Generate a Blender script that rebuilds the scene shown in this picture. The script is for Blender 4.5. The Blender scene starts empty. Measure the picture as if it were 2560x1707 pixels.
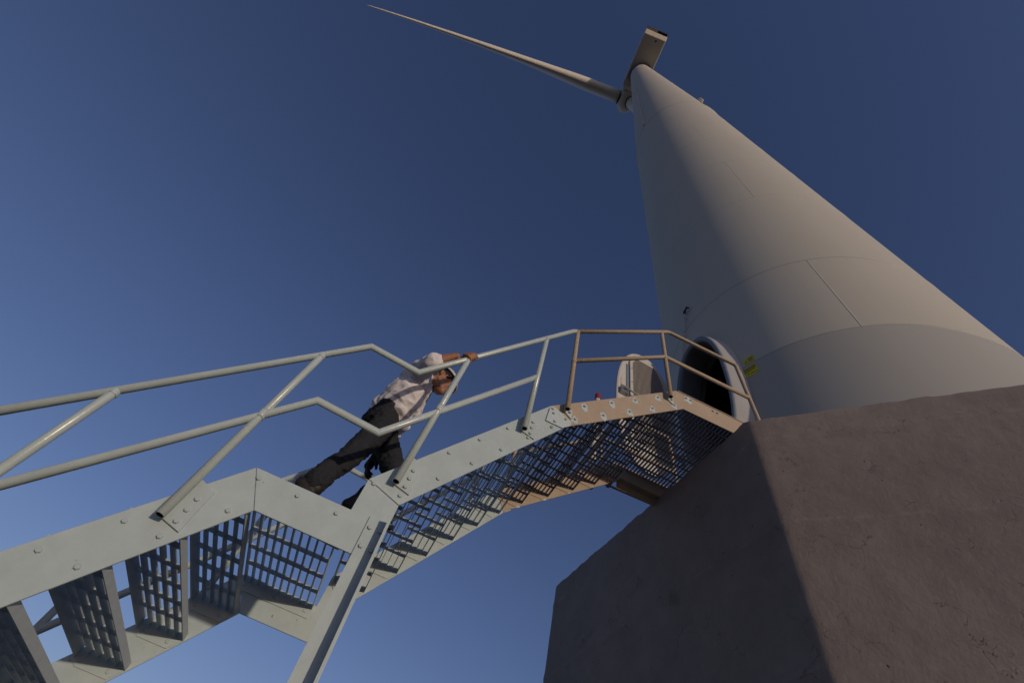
import bpy, bmesh, math, random
from mathutils import Vector, Matrix, noise
random.seed(7)
R = math.radians
SC = bpy.context.scene
COL = SC.collection

# ------------------------------------------------------------------ camera
# world: x along the stair towards the tower, y across it (away from the lens), z up; the lens is at the origin
CAM = [[0.90035392, -0.38365460, 0.20535814],
       [0.43245477, 0.73633621, -0.52037665],
       [0.04843226, 0.55733127, 0.82887645]]          # rows: right, down, forward
cd = bpy.data.cameras.new('camera'); cam = bpy.data.objects.new('camera', cd); COL.objects.link(cam)
rt, dn, fw = (Vector(r) for r in CAM)
M = Matrix((rt, -dn, -fw)).transposed().to_4x4()
cam.matrix_world = M
cd.sensor_fit = 'HORIZONTAL'; cd.sensor_width = 36.0; cd.lens = 16.40
cd.clip_start = 0.05; cd.clip_end = 6000
SC.camera = cam

# ------------------------------------------------------------------ sky, sun, exposure
SUN_EL = 5.0
TO_SUN = Vector((0.425, -0.905, 0)).normalized()
w = bpy.data.worlds.new('World'); SC.world = w; w.use_nodes = True
nt = w.node_tree; nt.nodes.clear()
sky = nt.nodes.new('ShaderNodeTexSky'); sky.sky_type = 'NISHITA'; sky.sun_disc = False
sky.sun_elevation = R(SUN_EL); sky.sun_rotation = math.atan2(TO_SUN.x, TO_SUN.y)
sky.altitude = 300; sky.air_density = 1.0; sky.dust_density = 0.5; sky.ozone_density = 1.6
bg = nt.nodes.new('ShaderNodeBackground'); bg.inputs[1].default_value = 0.125
wo = nt.nodes.new('ShaderNodeOutputWorld')
wb = nt.nodes.new('ShaderNodeMix'); wb.data_type = 'RGBA'; wb.blend_type = 'MULTIPLY'; wb.inputs[0].default_value = 1.0
wb.inputs[7].default_value = (1.05, 1.0, 1.47, 1)      # the camera's cool white balance, the same over the whole sky
nt.links.new(sky.outputs[0], wb.inputs[6]); nt.links.new(wb.outputs[2], bg.inputs[0]); nt.links.new(bg.outputs[0], wo.inputs[0])
sl = bpy.data.lights.new('sun', 'SUN'); sl.energy = 2.2; sl.angle = R(1.2); sl.color = (1.0, 0.82, 0.63)
sun = bpy.data.objects.new('sun', sl); COL.objects.link(sun)
td = Vector((TO_SUN.x * math.cos(R(SUN_EL)), TO_SUN.y * math.cos(R(SUN_EL)), math.sin(R(SUN_EL))))
sun.rotation_euler = td.to_track_quat('Z', 'Y').to_euler(); sun.location = td * 50
vs = SC.view_settings; vs.view_transform = 'Standard'; vs.look = 'None'; vs.exposure = -0.5; vs.gamma = 1.0
vs.use_curve_mapping = False

# ------------------------------------------------------------------ materials
def mat(name, base, rough=0.5, metal=0.0, var=None, vscale=6.0, vamt=0.5, bump=0.0, bscale=40.0, speck=None,
        sscale=60.0, sthr=0.68, stretch=(1, 1, 1), spec=0.5):
    m = bpy.data.materials.new(name); m.use_nodes = True
    n = m.node_tree.nodes; l = m.node_tree.links
    b = n['Principled BSDF']; b.inputs['Roughness'].default_value = rough; b.inputs['Metallic'].default_value = metal
    b.inputs['Specular IOR Level'].default_value = spec
    b.inputs['Base Color'].default_value = (*base, 1)
    tc = n.new('ShaderNodeTexCoord'); mp = n.new('ShaderNodeMapping'); mp.inputs['Scale'].default_value = stretch
    l.new(tc.outputs['Object'], mp.inputs[0])
    src = None
    if var:
        nz = n.new('ShaderNodeTexNoise'); nz.inputs['Scale'].default_value = vscale; nz.inputs['Detail'].default_value = 8
        nz.inputs['Roughness'].default_value = 0.65
        l.new(mp.outputs[0], nz.inputs['Vector'])
        r = n.new('ShaderNodeValToRGB'); r.color_ramp.elements[0].position = 0.5 - 0.25 * vamt - 0.05
        r.color_ramp.elements[1].position = 0.5 + 0.3 * vamt
        r.color_ramp.elements[0].color = (*var, 1); r.color_ramp.elements[1].color = (*base, 1)
        l.new(nz.outputs[0], r.inputs[0]); src = r.outputs[0]
    if speck:
        ns = n.new('ShaderNodeTexNoise'); ns.inputs['Scale'].default_value = sscale; ns.inputs['Detail'].default_value = 4
        l.new(tc.outputs['Object'], ns.inputs['Vector'])
        rs = n.new('ShaderNodeValToRGB'); rs.color_ramp.elements[0].position = sthr; rs.color_ramp.elements[1].position = sthr + 0.04
        l.new(ns.outputs[0], rs.inputs[0])
        mx = n.new('ShaderNodeMix'); mx.data_type = 'RGBA'
        l.new(rs.outputs[0], mx.inputs[0])
        if src: l.new(src, mx.inputs[6])
        else: mx.inputs[6].default_value = (*base, 1)
        mx.inputs[7].default_value = (*speck, 1); src = mx.outputs[2]
    if src: l.new(src, b.inputs['Base Color'])
    if bump:
        nb = n.new('ShaderNodeTexNoise'); nb.inputs['Scale'].default_value = bscale; nb.inputs['Detail'].default_value = 6
        l.new(tc.outputs['Object'], nb.inputs['Vector'])
        bp = n.new('ShaderNodeBump'); bp.inputs['Strength'].default_value = bump; bp.inputs['Distance'].default_value = 0.01
        l.new(nb.outputs[0], bp.inputs['Height']); l.new(bp.outputs[0], b.inputs['Normal'])
    return m

PAINT = mat('grey_white_paint', (0.49, 0.585, 0.595), 0.42, var=(0.405, 0.475, 0.475), vscale=7, vamt=0.8, bump=0.14, bscale=22,
            speck=(0.30, 0.25, 0.20), sscale=38, sthr=0.70)
TUBEP = mat('grey_white_tube_paint', (0.50, 0.595, 0.60), 0.24, var=(0.43, 0.50, 0.495), vscale=8, vamt=0.9, bump=0.10, bscale=30)
GRATE = mat('painted_grating', (0.50, 0.57, 0.585), 0.5, var=(0.40, 0.45, 0.46), vscale=20, vamt=0.9, bump=0.2, bscale=60)
BROWN = mat('dusty_primer', (0.455, 0.37, 0.28), 0.8, var=(0.39, 0.31, 0.225), vscale=7, vamt=0.9, bump=0.25, bscale=70,
            speck=(0.60, 0.47, 0.34), sscale=30, sthr=0.66)
BGRATE = mat('bare_grating', (0.21, 0.185, 0.165), 0.7, var=(0.26, 0.20, 0.15), vscale=25, vamt=0.9, bump=0.2)
BOLTM = mat('painted_bolt', (0.46, 0.555, 0.555), 0.42, var=(0.38, 0.44, 0.43), vscale=40, vamt=0.8)
BOLTD = mat('bolt_under_patch', (0.42, 0.48, 0.50), 0.5, var=(0.22, 0.20, 0.18), vscale=40, vamt=0.8)
PATCH = mat('touch_up_paint', (0.52, 0.62, 0.65), 0.55, var=(0.47, 0.53, 0.54), vscale=30, vamt=0.9)
SEAM = mat('seam_dirt', (0.13, 0.11, 0.09), 0.9, var=(0.30, 0.28, 0.25), vscale=50, vamt=0.8)
TUBEIN = mat('tube_inside', (0.06, 0.045, 0.035), 0.9, var=(0.12, 0.06, 0.04), vscale=60, vamt=0.8)
TOWER = mat('tower_paint', (0.575, 0.55, 0.475), 0.5, var=(0.53, 0.505, 0.43), vscale=0.9, vamt=0.9, stretch=(1, 1, 0.25), bump=0.03, bscale=3, spec=0.3)
TOWERB = mat('tower_base_tone', (0.45, 0.44, 0.40), 0.45, var=(0.42, 0.41, 0.375), vscale=0.9, vamt=0.9, stretch=(1, 1, 0.25), bump=0.03, bscale=3, spec=0.3)  # lowest can: darker and greyer than the cans above
WELD = mat('weld_line', (0.47, 0.46, 0.45), 0.5, var=(0.40, 0.39, 0.38), vscale=2, vamt=0.8)
NAC = mat('nacelle_shell', (0.66, 0.63, 0.56), 0.5, var=(0.61, 0.58, 0.51), vscale=0.8, vamt=0.8)
BLADE = mat('blade_gelcoat', (0.80, 0.77, 0.69), 0.4, var=(0.76, 0.73, 0.65), vscale=0.4, vamt=0.8)
DARK = mat('dark_rubber', (0.02, 0.02, 0.022), 0.7, var=(0.035, 0.033, 0.03), vscale=20)
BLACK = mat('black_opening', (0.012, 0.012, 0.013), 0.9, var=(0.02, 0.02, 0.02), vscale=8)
RIM = mat('door_gasket', (0.20, 0.25, 0.32), 0.5, var=(0.15, 0.19, 0.24), vscale=10, vamt=0.8)
REVEAL = mat('reveal_shade_grey', (0.16, 0.16, 0.165), 0.6, var=(0.12, 0.12, 0.125), vscale=6, vamt=0.8)  # grey darkened to carry the shade inside the doorway
LEAF = mat('door_leaf_paint', (0.60, 0.59, 0.57), 0.45, var=(0.54, 0.52, 0.49), vscale=6, vamt=0.8)
GALV = mat('galvanised_metal', (0.42, 0.42, 0.41), 0.4, metal=0.7, var=(0.30, 0.30, 0.29), vscale=25, vamt=0.8)
YEL = mat('yellow_sticker', (0.72, 0.62, 0.02), 0.5, var=(0.62, 0.52, 0.02), vscale=12, vamt=0.7)
INK = mat('sticker_ink', (0.03, 0.03, 0.02), 0.6, var=(0.05, 0.045, 0.03), vscale=20)
REDP = mat('red_paint', (0.30, 0.02, 0.022), 0.5, var=(0.24, 0.02, 0.02), vscale=25, vamt=0.7)
WHITEP = mat('white_paint', (0.62, 0.60, 0.54), 0.5, var=(0.52, 0.49, 0.43), vscale=20, vamt=0.7)
SHIRT = mat('pale_pink_cotton', (0.76, 0.72, 0.735), 0.85, var=(0.73, 0.685, 0.70), vscale=14, vamt=0.7, bump=0.1, bscale=60, spec=0.2)
JEANS = mat('black_denim', (0.021, 0.024, 0.029), 0.9, var=(0.033, 0.035, 0.040), vscale=16, vamt=0.8, bump=0.35, bscale=60, spec=0.2)
SKIN = mat('skin', (0.36, 0.17, 0.095), 0.55, var=(0.29, 0.13, 0.07), vscale=25, vamt=0.6)
HAIR = mat('black_hair', (0.012, 0.010, 0.009), 0.6, var=(0.03, 0.022, 0.018), vscale=60, bump=0.5, bscale=120)
SHOE = mat('dark_shoe_leather', (0.014, 0.012, 0.011), 0.6, var=(0.022, 0.018, 0.015), vscale=20)
GLOVE = mat('dark_red_glove', (0.045, 0.016, 0.014), 0.8, var=(0.03, 0.012, 0.01), vscale=30)
HAT = mat('hard_hat_shell', (0.72, 0.70, 0.66), 0.35, var=(0.66, 0.63, 0.58), vscale=12, vamt=0.6)
EYEW = mat('eye_white', (0.6, 0.57, 0.53), 0.3, var=(0.55, 0.50, 0.46), vscale=30)
LIP = mat('lip', (0.30, 0.10, 0.08), 0.5, var=(0.25, 0.08, 0.06), vscale=60)
SAND = mat('dry_earth', (0.19, 0.16, 0.13), 0.95, var=(0.13, 0.11, 0.09), vscale=0.7, vamt=0.9, bump=0.6, bscale=9)

def concrete_mat():
    m = bpy.data.materials.new('weathered_concrete'); m.use_nodes = True
    n = m.node_tree.nodes; l = m.node_tree.links; b = n['Principled BSDF']
    b.inputs['Roughness'].default_value = 0.92; b.inputs['Specular IOR Level'].default_value = 0.25
    tc = n.new('ShaderNodeTexCoord')
    def nz(scale, det=8, rough=0.6, vec=None):
        x = n.new('ShaderNodeTexNoise'); x.inputs['Scale'].default_value = scale; x.inputs['Detail'].default_value = det
        x.inputs['Roughness'].default_value = rough
        l.new(vec or tc.outputs['Object'], x.inputs['Vector']); return x
    def ramp(src, p0, c0, p1, c1):
        r = n.new('ShaderNodeValToRGB'); e = r.color_ramp.elements
        e[0].position, e[1].position = p0, p1; e[0].color = (*c0, 1); e[1].color = (*c1, 1); l.new(src, r.inputs[0]); return r
    def mix(fac, a, c, mode='MIX'):
        x = n.new('ShaderNodeMix'); x.data_type = 'RGBA'; x.blend_type = mode
        if isinstance(fac, float): x.inputs[0].default_value = fac
        else: l.new(fac, x.inputs[0])
        for i, v in ((6, a), (7, c)):
            if isinstance(v, tuple): x.inputs[i].default_value = (*v, 1)
            else: l.new(v, x.inputs[i])
        return x.outputs[2]
    big = ramp(nz(0.8).outputs[0], 0.35, (0.265, 0.226, 0.208), 0.65, (0.33, 0.282, 0.258))
    mid = ramp(nz(5.0, 10, 0.7).outputs[0], 0.35, (0.87, 0.87, 0.87), 0.68, (1.04, 1.03, 1.0))
    c = mix(1.0, big.outputs[0], mid.outputs[0], 'MULTIPLY')
    # dark damp stains
    st = ramp(nz(2.3, 3, 0.5).outputs[0], 0.70, (0, 0, 0), 0.78, (0.6, 0.6, 0.6))
    c = mix(st.outputs[0], c, (0.15, 0.13, 0.10))
    # pale scratches and scuffs
    mp = n.new('ShaderNodeMapping'); mp.inputs['Scale'].default_value = (1.4, 1.4, 7); l.new(tc.outputs['Object'], mp.inputs[0])
    sc = ramp(nz(2.0, 9, 0.75, mp.outputs[0]).outputs[0], 0.64, (0, 0, 0), 0.72, (1, 1, 1))
    sc2 = n.new('ShaderNodeMath'); sc2.operation = 'MULTIPLY'; sc2.inputs[1].default_value = 0.5; l.new(sc.outputs[0], sc2.inputs[0])
    c = mix(sc2.outputs[0], c, (0.42, 0.38, 0.33))
    # short flaking cracks in patches, and air holes
    wv = nz(6.0, 5); ad = n.new('ShaderNodeMix'); ad.data_type = 'RGBA'; ad.blend_type = 'LINEAR_LIGHT'; ad.inputs[0].default_value = 0.10
    l.new(tc.outputs['Object'], ad.inputs[6]); l.new(wv.outputs['Color'], ad.inputs[7])
    vo = n.new('ShaderNodeTexVoronoi'); vo.feature = 'DISTANCE_TO_EDGE'; vo.inputs['Scale'].default_value = 8.0; l.new(ad.outputs[2], vo.inputs['Vector'])
    cr = ramp(vo.outputs['Distance'], 0.0, (1, 1, 1), 0.014, (0, 0, 0))
    mk = ramp(nz(4.6, 3).outputs[0], 0.555, (0, 0, 0), 0.62, (1, 1, 1))
    cm0 = n.new('ShaderNodeMath'); cm0.operation = 'MULTIPLY'; l.new(cr.outputs[0], cm0.inputs[0]); l.new(mk.outputs[0], cm0.inputs[1])
    vp = n.new('ShaderNodeTexVoronoi'); vp.inputs['Scale'].default_value = 9.0; l.new(tc.outputs['Object'], vp.inputs['Vector'])
    pt = ramp(vp.outputs['Distance'], 0.045, (1, 1, 1), 0.075, (0, 0, 0))
    mp2 = ramp(nz(3.1, 2).outputs[0], 0.52, (0, 0, 0), 0.56, (1, 1, 1))
    pm_ = n.new('ShaderNodeMath'); pm_.operation = 'MULTIPLY'; l.new(pt.outputs[0], pm_.inputs[0]); l.new(mp2.outputs[0], pm_.inputs[1])
    cm = n.new('ShaderNodeMath'); cm.operation = 'MAXIMUM'; l.new(cm0.outputs[0], cm.inputs[0]); l.new(pm_.outputs[0], cm.inputs[1])
    c = mix(cm.outputs[0], c, (0.165, 0.135, 0.12))
    # pale laitance left along the pour joints
    sx = n.new('ShaderNodeSeparateXYZ'); l.new(tc.outputs['Object'], sx.inputs[0])
    nj = nz(1.6, 9, 0.72)
    jz = n.new('ShaderNodeMath'); jz.operation = 'MULTIPLY_ADD'; jz.inputs[1].default_value = 0.10; l.new(nj.outputs[0], jz.inputs[0]); l.new(sx.outputs['Z'], jz.inputs[2])
    jm = ramp(nz(5.0, 8, 0.75).outputs[0], 0.46, (0, 0, 0), 0.64, (0.6, 0.6, 0.6))
    for zj in (1.37, 2.18, 2.91):
        ds = n.new('ShaderNodeMath'); ds.operation = 'SUBTRACT'; ds.inputs[1].default_value = zj + 0.05; l.new(jz.outputs[0], ds.inputs[0])
        ab = n.new('ShaderNodeMath'); ab.operation = 'ABSOLUTE'; l.new(ds.outputs[0], ab.inputs[0])
        rj = ramp(ab.outputs[0], 0.002, (1, 1, 1), 0.017, (0, 0, 0))
        mj = n.new('ShaderNodeMath'); mj.operation = 'MULTIPLY'; l.new(rj.outputs[0], mj.inputs[0]); l.new(jm.outputs[0], mj.inputs[1])
        c = mix(mj.outputs[0], c, (0.375, 0.325, 0.29))
    l.new(c, b.inputs['Base Color'])
    # relief
    h1 = nz(9.0, 9, 0.62); h2 = nz(55.0, 6, 0.7)
    a1 = n.new('ShaderNodeMath'); a1.operation = 'MULTIPLY_ADD'; a1.inputs[1].default_value = 0.35
    l.new(h2.outputs[0], a1.inputs[0]); l.new(h1.outputs[0], a1.inputs[2])
    a2 = n.new('ShaderNodeMath'); a2.operation = 'MULTIPLY_ADD'; a2.inputs[1].default_value = -1.4
    l.new(cm.outputs[0], a2.inputs[0]); l.new(a1.outputs[0], a2.inputs[2])
    bp = n.new('ShaderNodeBump'); bp.inputs['Strength'].default_value = 0.5; bp.inputs['Distance'].default_value = 0.013
    l.new(a2.outputs[0], bp.inputs['Height']); l.new(bp.outputs[0], b.inputs['Normal'])
    return m
CONC = concrete_mat()

# ------------------------------------------------------------------ helpers
def tag(o, label=None, cat=None, group=None, kind=None):
    if label: o['label'] = label
    if cat: o['category'] = cat
    if group: o['group'] = group
    if kind: o['kind'] = kind
    return o
def link(o, parent=None):
    COL.objects.link(o)
    if parent is not None:
        o.parent = parent
        o.matrix_parent_inverse = WORLD[parent.name].inverted()
    return o
WORLD = {}
def empty(name, loc, parent=None):
    o = bpy.data.objects.new(name, None); o.empty_display_size = 0.2; o.location = loc
    link(o, parent); WORLD[o.name] = Matrix.Translation(Vector(loc)); return o
def mesh(name, verts, faces, m, smooth=False):
    me = bpy.data.meshes.new(name); me.from_pydata([tuple(v) for v in verts], [], faces)
    bm = bmesh.new(); bm.from_mesh(me); bmesh.ops.recalc_face_normals(bm, faces=bm.faces[:]); bm.to_mesh(me); bm.free()
    if isinstance(m, (list, tuple)):
        for x in m: me.materials.append(x)
    else: me.materials.append(m)
    if smooth: me.shade_smooth()
    return me
def obj(name, me, parent=None, loc=(0, 0, 0), rot=(0, 0, 0)):
    o = bpy.data.objects.new(name, me); o.location = loc; o.rotation_euler = rot
    link(o, parent); WORLD[o.name] = Matrix.LocRotScale(Vector(loc), __import__('mathutils').Euler(rot), None); return o
def box_vf(x0, x1, y0, y1, z0, z1, off=0):
    v = [(x0, y0, z0), (x1, y0, z0), (x1, y1, z0), (x0, y1, z0), (x0, y0, z1), (x1, y0, z1), (x1, y1, z1), (x0, y1, z1)]
    f = [(0, 3, 2, 1), (4, 5, 6, 7), (0, 1, 5, 4), (1, 2, 6, 5), (2, 3, 7, 6), (3, 0, 4, 7)]
    return v, [tuple(i + off for i in q) for q in f]
def boxes(name, lst, m):
    V, F = [], []
    for b in lst:
        v, f = box_vf(*b, off=len(V)); V += v; F += f
    return mesh(name, V, F, m)
def prism_xz(name, pts, y0, y1, m, bevel=0.0):
    n = len(pts)
    V = [(x, y0, z) for x, z in pts] + [(x, y1, z) for x, z in pts]
    F = [tuple(range(n)), tuple(range(2 * n - 1, n - 1, -1))] + [(i, (i + 1) % n, n + (i + 1) % n, n + i) for i in range(n)]
    me = mesh(name, V, F, m)
    if bevel:
        bm = bmesh.new(); bm.from_mesh(me)
        bmesh.ops.bevel(bm, geom=bm.edges[:], offset=bevel, segments=1, affect='EDGES'); bm.to_mesh(me); bm.free()
    return me
def tube_vf(path, r, seg=20, V=None, F=None, cap=True, rend=None):
    """sweep along a polyline with mitred corners; the section keeps its true radius across each mitre"""
    V = [] if V is None else V; F = [] if F is None else F
    P = [Vector(p) for p in path]; rings = []
    d0 = (P[1] - P[0]).normalized()
    up = Vector((0, 0, 1)) if abs(d0.z) < 0.9 else Vector((0, 1, 0))
    nrm = (up - d0 * up.dot(d0)).normalized()
    for i, p in enumerate(P):
        din = (P[i] - P[i - 1]).normalized() if i else (P[1] - P[0]).normalized()
        dout = (P[i + 1] - P[i]).normalized() if i < len(P) - 1 else din
        # ring in the plane perpendicular to din, slid along din on to the mitre plane
        nrm = (nrm - din * nrm.dot(din)).normalized(); bi = din.cross(nrm)
        mt = (din + dout).normalized(); base = len(V)
        rr = r if rend is None else r + (rend - r) * i / (len(P) - 1)
        for k in range(seg):
            a = 2 * math.pi * k / seg
            o = nrm * math.cos(a) * rr + bi * math.sin(a) * rr
            o = o - din * (o.dot(mt) / din.dot(mt))
            V.append(tuple(p + o))
        rings.append(base)
        if i < len(P) - 1:
            q = din.rotation_difference(dout); nrm = q @ nrm
    for a, b in zip(rings, rings[1:]):
        for k in range(seg):
            F.append((a + k, a + (k + 1) % seg, b + (k + 1) % seg, b + k))
    if cap:
        F.append(tuple(rings[0] + k for k in range(seg))); F.append(tuple(rings[-1] + k for k in reversed(range(seg))))
    return V, F
def tube(name, path, r, m, seg=20, cap=True, rend=None):
    V, F = tube_vf(path, r, seg, cap=cap, rend=rend)
    me = mesh(name, V, F, m)
    for p in me.polygons: p.use_smooth = len(p.vertices) == 4
    return me
def round_path(path, rad, n=5):
    out = [Vector(path[0])]
    for a, b, c in zip(path, path[1:], path[2:]):
        a, b, c = Vector(a), Vector(b), Vector(c)
        u = (a - b).normalized(); v = (c - b).normalized()
        s, e = b + u * rad, b + v * rad
        for k in range(n + 1):
            t = k / n; out.append(s * (1 - t) ** 2 + b * 2 * t * (1 - t) + e * t * t)
    out.append(Vector(path[-1])); return out

# ------------------------------------------------------------------ ground
GZ = -1.40
V, F = [], []
ng = 60
for i in range(ng + 1):
    for j in range(ng + 1):
        fx, fy = (i / ng * 2 - 1), (j / ng * 2 - 1)
        x = math.copysign(abs(fx) ** 3.2, fx) * 1500; y = math.copysign(abs(fy) ** 3.2, fy) * 1500
        z = GZ + 0.03 * noise.noise((x * 0.4, y * 0.4, 0)) * (1 if max(abs(x), abs(y)) > 6 else 0)
        V.append((x, y, z))
for i in range(ng):
    for j in range(ng):
        a = i * (ng + 1) + j; F.append((a, a + ng + 1, a + ng + 2, a + 1))
tag(obj('ground', mesh('ground', V, F, SAND, True)), kind='structure')

# ------------------------------------------------------------------ concrete pedestal (eight-sided)
ZC = 3.15
A = Vector((2.143, 1.821)); B = Vector((1.961, 4.967))
dr = Vector((1.205, -1.178)).normalized()
Cc = A + dr * 3.15
verts = [B, A, Cc]
h = math.atan2(dr.y, dr.x)
for k in range(1, 5):
    hh = h + R(45.6) * k
    verts.append(verts[-1] + Vector((math.cos(hh), math.sin(hh))) * 3.13)
cen2 = sum((Vector(v) for v in verts), Vector((0, 0))) / len(verts)
cor = 0.04
per = []                                           # perimeter samples: point, outward normal
nv = len(verts)
for i in range(nv):
    a, b, c = verts[i - 1], verts[i], verts[(i + 1) % nv]
    u = (a - b).normalized(); v = (c - b).normalized()
    s, e = b + u * cor, b + v * cor
    for k in range(5):
        t = k / 4; p = s * (1 - t) ** 2 + b * 2 * t * (1 - t) + e * t * t; per.append(p)
    L = (c - b).length - 2 * cor
    n = int(L / (0.045 if i in (0, 1) else 0.4))
    for k in range(1, n): per.append(e + v * (L * k / n))
zr = [ZC - t for t in (0, 0.006, 0.02, 0.045)] + [ZC - 0.045 - (ZC - 0.045 - GZ + 0.1) * k / 95 for k in range(1, 96)]
V, F = [], []; N = len(per)
for ri, z in enumerate(zr):
    for i, p in enumerate(per):
        t = (per[(i + 1) % N] - per[i - 1]).normalized(); nn = Vector((t.y, -t.x))
        if nn.dot(p - cen2) < 0: nn = -nn
        q = Vector((p.x, p.y, z))
        d = 0.003 * noise.noise(q * 0.9) + 0.0012 * noise.noise(q * 5.0) + 0.0016 * noise.noise(q * 14.0)
        if ri < 4: d -= (0.016, 0.006, 0.002, 0.0)[ri] * (1 + 1.6 * noise.noise(q * 9))
        dz = (0.007 * noise.noise((p.x * 6, p.y * 6, 3)) + 0.008 * noise.noise((p.x * 17, p.y * 17, 8))) if ri < 4 else 0
        # board joints left by the formwork, level lines round the block
        for zj in (0.55, 1.37, 2.18, 2.91):
            dj = z - zj - 0.02 * noise.noise((p.x * 1.5, p.y * 1.5, zj))
            if abs(dj) < 0.05: d += 0.013 * (1 - abs(dj) / 0.05) * max(0.0, 0.45 + 1.1 * noise.noise((p.x * 2, p.y * 2, zj)))
        V.append((p.x + nn.x * d, p.y + nn.y * d, z + dz))
for r in range(len(zr) - 1):
    for i in range(N):
        a = r * N + i; b = r * N + (i + 1) % N
        F.append((a, b, b + N, a + N))
ci = len(V); V.append((cen2.x, cen2.y, ZC))
for i in range(N): F.append((i, (i + 1) % N, ci))
ped = obj('concrete_pedestal', mesh('concrete_pedestal', V, F, CONC, True))
tag(ped, 'massive eight-sided rough concrete pedestal carrying the wind turbine tower', 'pedestal')

# ------------------------------------------------------------------ wind turbine
turb = empty('wind_turbine', (5.852, 3.372, ZC))
tag(turb, 'white three-bladed wind turbine with tall tubular tower standing on the concrete pedestal', 'wind turbine')
HT, Z5 = 88.0, 29.8
def tax(z):
    t = (z - 3.1) / (HT - 3.1); return Vector((5.852 + (3.813 - 5.852) * t, 3.372 + (2.46 - 3.372) * t, z))
def trad(z):
    return 2.428 + (2.405 - 2.428) * (z - 3.1) / (Z5 - 3.1) if z < Z5 else 2.405 + (1.607 - 2.405) * (z - Z5) / (HT - Z5)
def tpt(z, az, off=0.0):
    c = tax(z); r = trad(z) + off; return Vector((c.x + r * math.cos(R(az)), c.y + r * math.sin(R(az)), z))
rings = [ZC + 0.005, 5.97, 8.13, 11.81, 15.41, 19.04, 22.47, 26.13, Z5]
k = 15
rings += [Z5 + (HT - Z5) * i / k for i in range(1, k + 1)]
SEG = 160
def section(z0, z1, m, wall=False):
    V, F = [], []
    g = 0.004 if z1 < HT else 0
    lv = [(z0, 0), (z1 - g, 0)]
    for z, o in lv:
        for s in range(SEG): V.append(tpt(z, 360 * s / SEG, o))
    for s in range(SEG): F.append((s, (s + 1) % SEG, SEG + (s + 1) % SEG, SEG + s))
    return mesh('tower_section', V, F, m, True)
DS = 1.07
DX = 3.0 * DS
DC = Vector((DX, 3.151 * DS, 5.463 * DS)); DA, DB = 0.515 * DS, 1.392 * DS            # door rim: centre, half width, half height
def ell(a, b, n=72, ex=2.25):
    out = []
    for i in range(n):
        t = 2 * math.pi * i / n; c, s = math.cos(t), math.sin(t)
        out.append((math.copysign(abs(c) ** (2 / ex), c) * a, math.copysign(abs(s) ** (2 / ex), s) * b))
    return out
def in_door(p):
    return abs((p.y - DC.y) / DA) ** 2.25 + abs((p.z - DC.z) / DB) ** 2.25 < 1.0 and p.x < tax(p.z).x
def door_section(z0, z1, m):
    """a can with the doorway left open (the ragged grid edge sits behind the collar)"""
    V, F = [], []; sg = 360; nz_ = int((z1 - z0) / 0.04)
    zs = [z0 + (z1 - 0.004 - z0) * i / nz_ for i in range(nz_ + 1)]
    for z in zs:
        for q in range(sg): V.append(tpt(z, 360 * q / sg))
    for i in range(nz_):
        for q in range(sg):
            if in_door(tpt((zs[i] + zs[i + 1]) / 2, 360 * (q + .5) / sg)): continue
            F.append((i * sg + q, i * sg + (q + 1) % sg, (i + 1) * sg + (q + 1) % sg, (i + 1) * sg + q))
    return mesh('tower_section', V, F, m, True)
for i, (z0, z1) in enumerate(zip(rings, rings[1:])):
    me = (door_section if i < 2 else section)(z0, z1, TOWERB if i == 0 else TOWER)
    o = obj('tower_section', me, turb)
    if i == 0: o['label'] = 'greyer lowest can of the tower with the doorway'
    # weld ring at the top of each can
    if z1 < HT:
        V, F = [], []
        for dz, o_ in ((-0.014, -0.004), (-0.007, 0.004), (0.007, 0.004), (0.014, -0.004)):
            if i == 7: dz, o_ = dz * 8, (o_ * 8 if o_ > 0 else o_)
            for s in range(SEG): V.append(tpt(z1 + dz, 360 * s / SEG, o_))
        for r in range(3):
            for s in range(SEG):
                if i == 0 and in_door(tpt(z1, 360 * (s + .5) / SEG)): continue
                F.append((r * SEG + s, r * SEG + (s + 1) % SEG, (r + 1) * SEG + (s + 1) % SEG, (r + 1) * SEG + s))
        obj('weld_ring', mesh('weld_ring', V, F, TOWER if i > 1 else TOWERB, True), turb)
for z0, z1, az in ((5.98, 8.12, -129.4), (11.82, 15.40, -129.0), (19.05, 22.46, -129.7), (26.2, 29.7, -129.0), (8.14, 11.80, 60), (15.42, 19.03, 50), (22.48, 26.1, 55)):
    w_ = 0.016 * 360 / (2 * math.pi * 2.42)
    V = []
    for z in (z0, z1):
        for a, o_ in ((-w_, -0.003), (-w_ * .5, 0.0025), (w_ * .5, 0.0025), (w_, -0.003)): V.append(tpt(z, az + a, o_))
    obj('weld_seam', mesh('weld_seam', V, [(0, 1, 5, 4), (1, 2, 6, 5), (2, 3, 7, 6)], TOWER, True), turb)
# cable cover high on the tower
cz = [30.4 + 3.2 * i for i in range(9)]
V, F = [], []
for z in cz:
    for a, o_ in ((-1.3, -0.01), (-1.3, 0.07), (1.3, 0.07), (1.3, -0.01)): V.append(tpt(z, -176 + a, o_))
for i in range(len(cz) - 1):
    for q in range(3): F.append((i * 4 + q, i * 4 + q + 1, i * 4 + q + 5, i * 4 + q + 4))
F.append((0, 1, 2, 3))
obj('cable_cover', mesh('cable_cover', V, F, LEAF), turb)
# warning lamp on a bracket at the upper joint
V, F = tube_vf([tpt(34.4, -80, -0.02), tpt(34.4, -80, 0.05)], 0.10, 12)
obj('lamp_bracket', mesh('lamp_bracket', V, F, GALV), turb)
V, F = tube_vf([tpt(34.4, -80, 0.05), tpt(34.4, -80, 0.10), tpt(34.4, -80, 0.18), tpt(34.4, -80, 0.22)], 0.20, 20, rend=0.13)
obj('lamp_body', mesh('lamp_body', V, F, WHITEP), turb)
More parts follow.
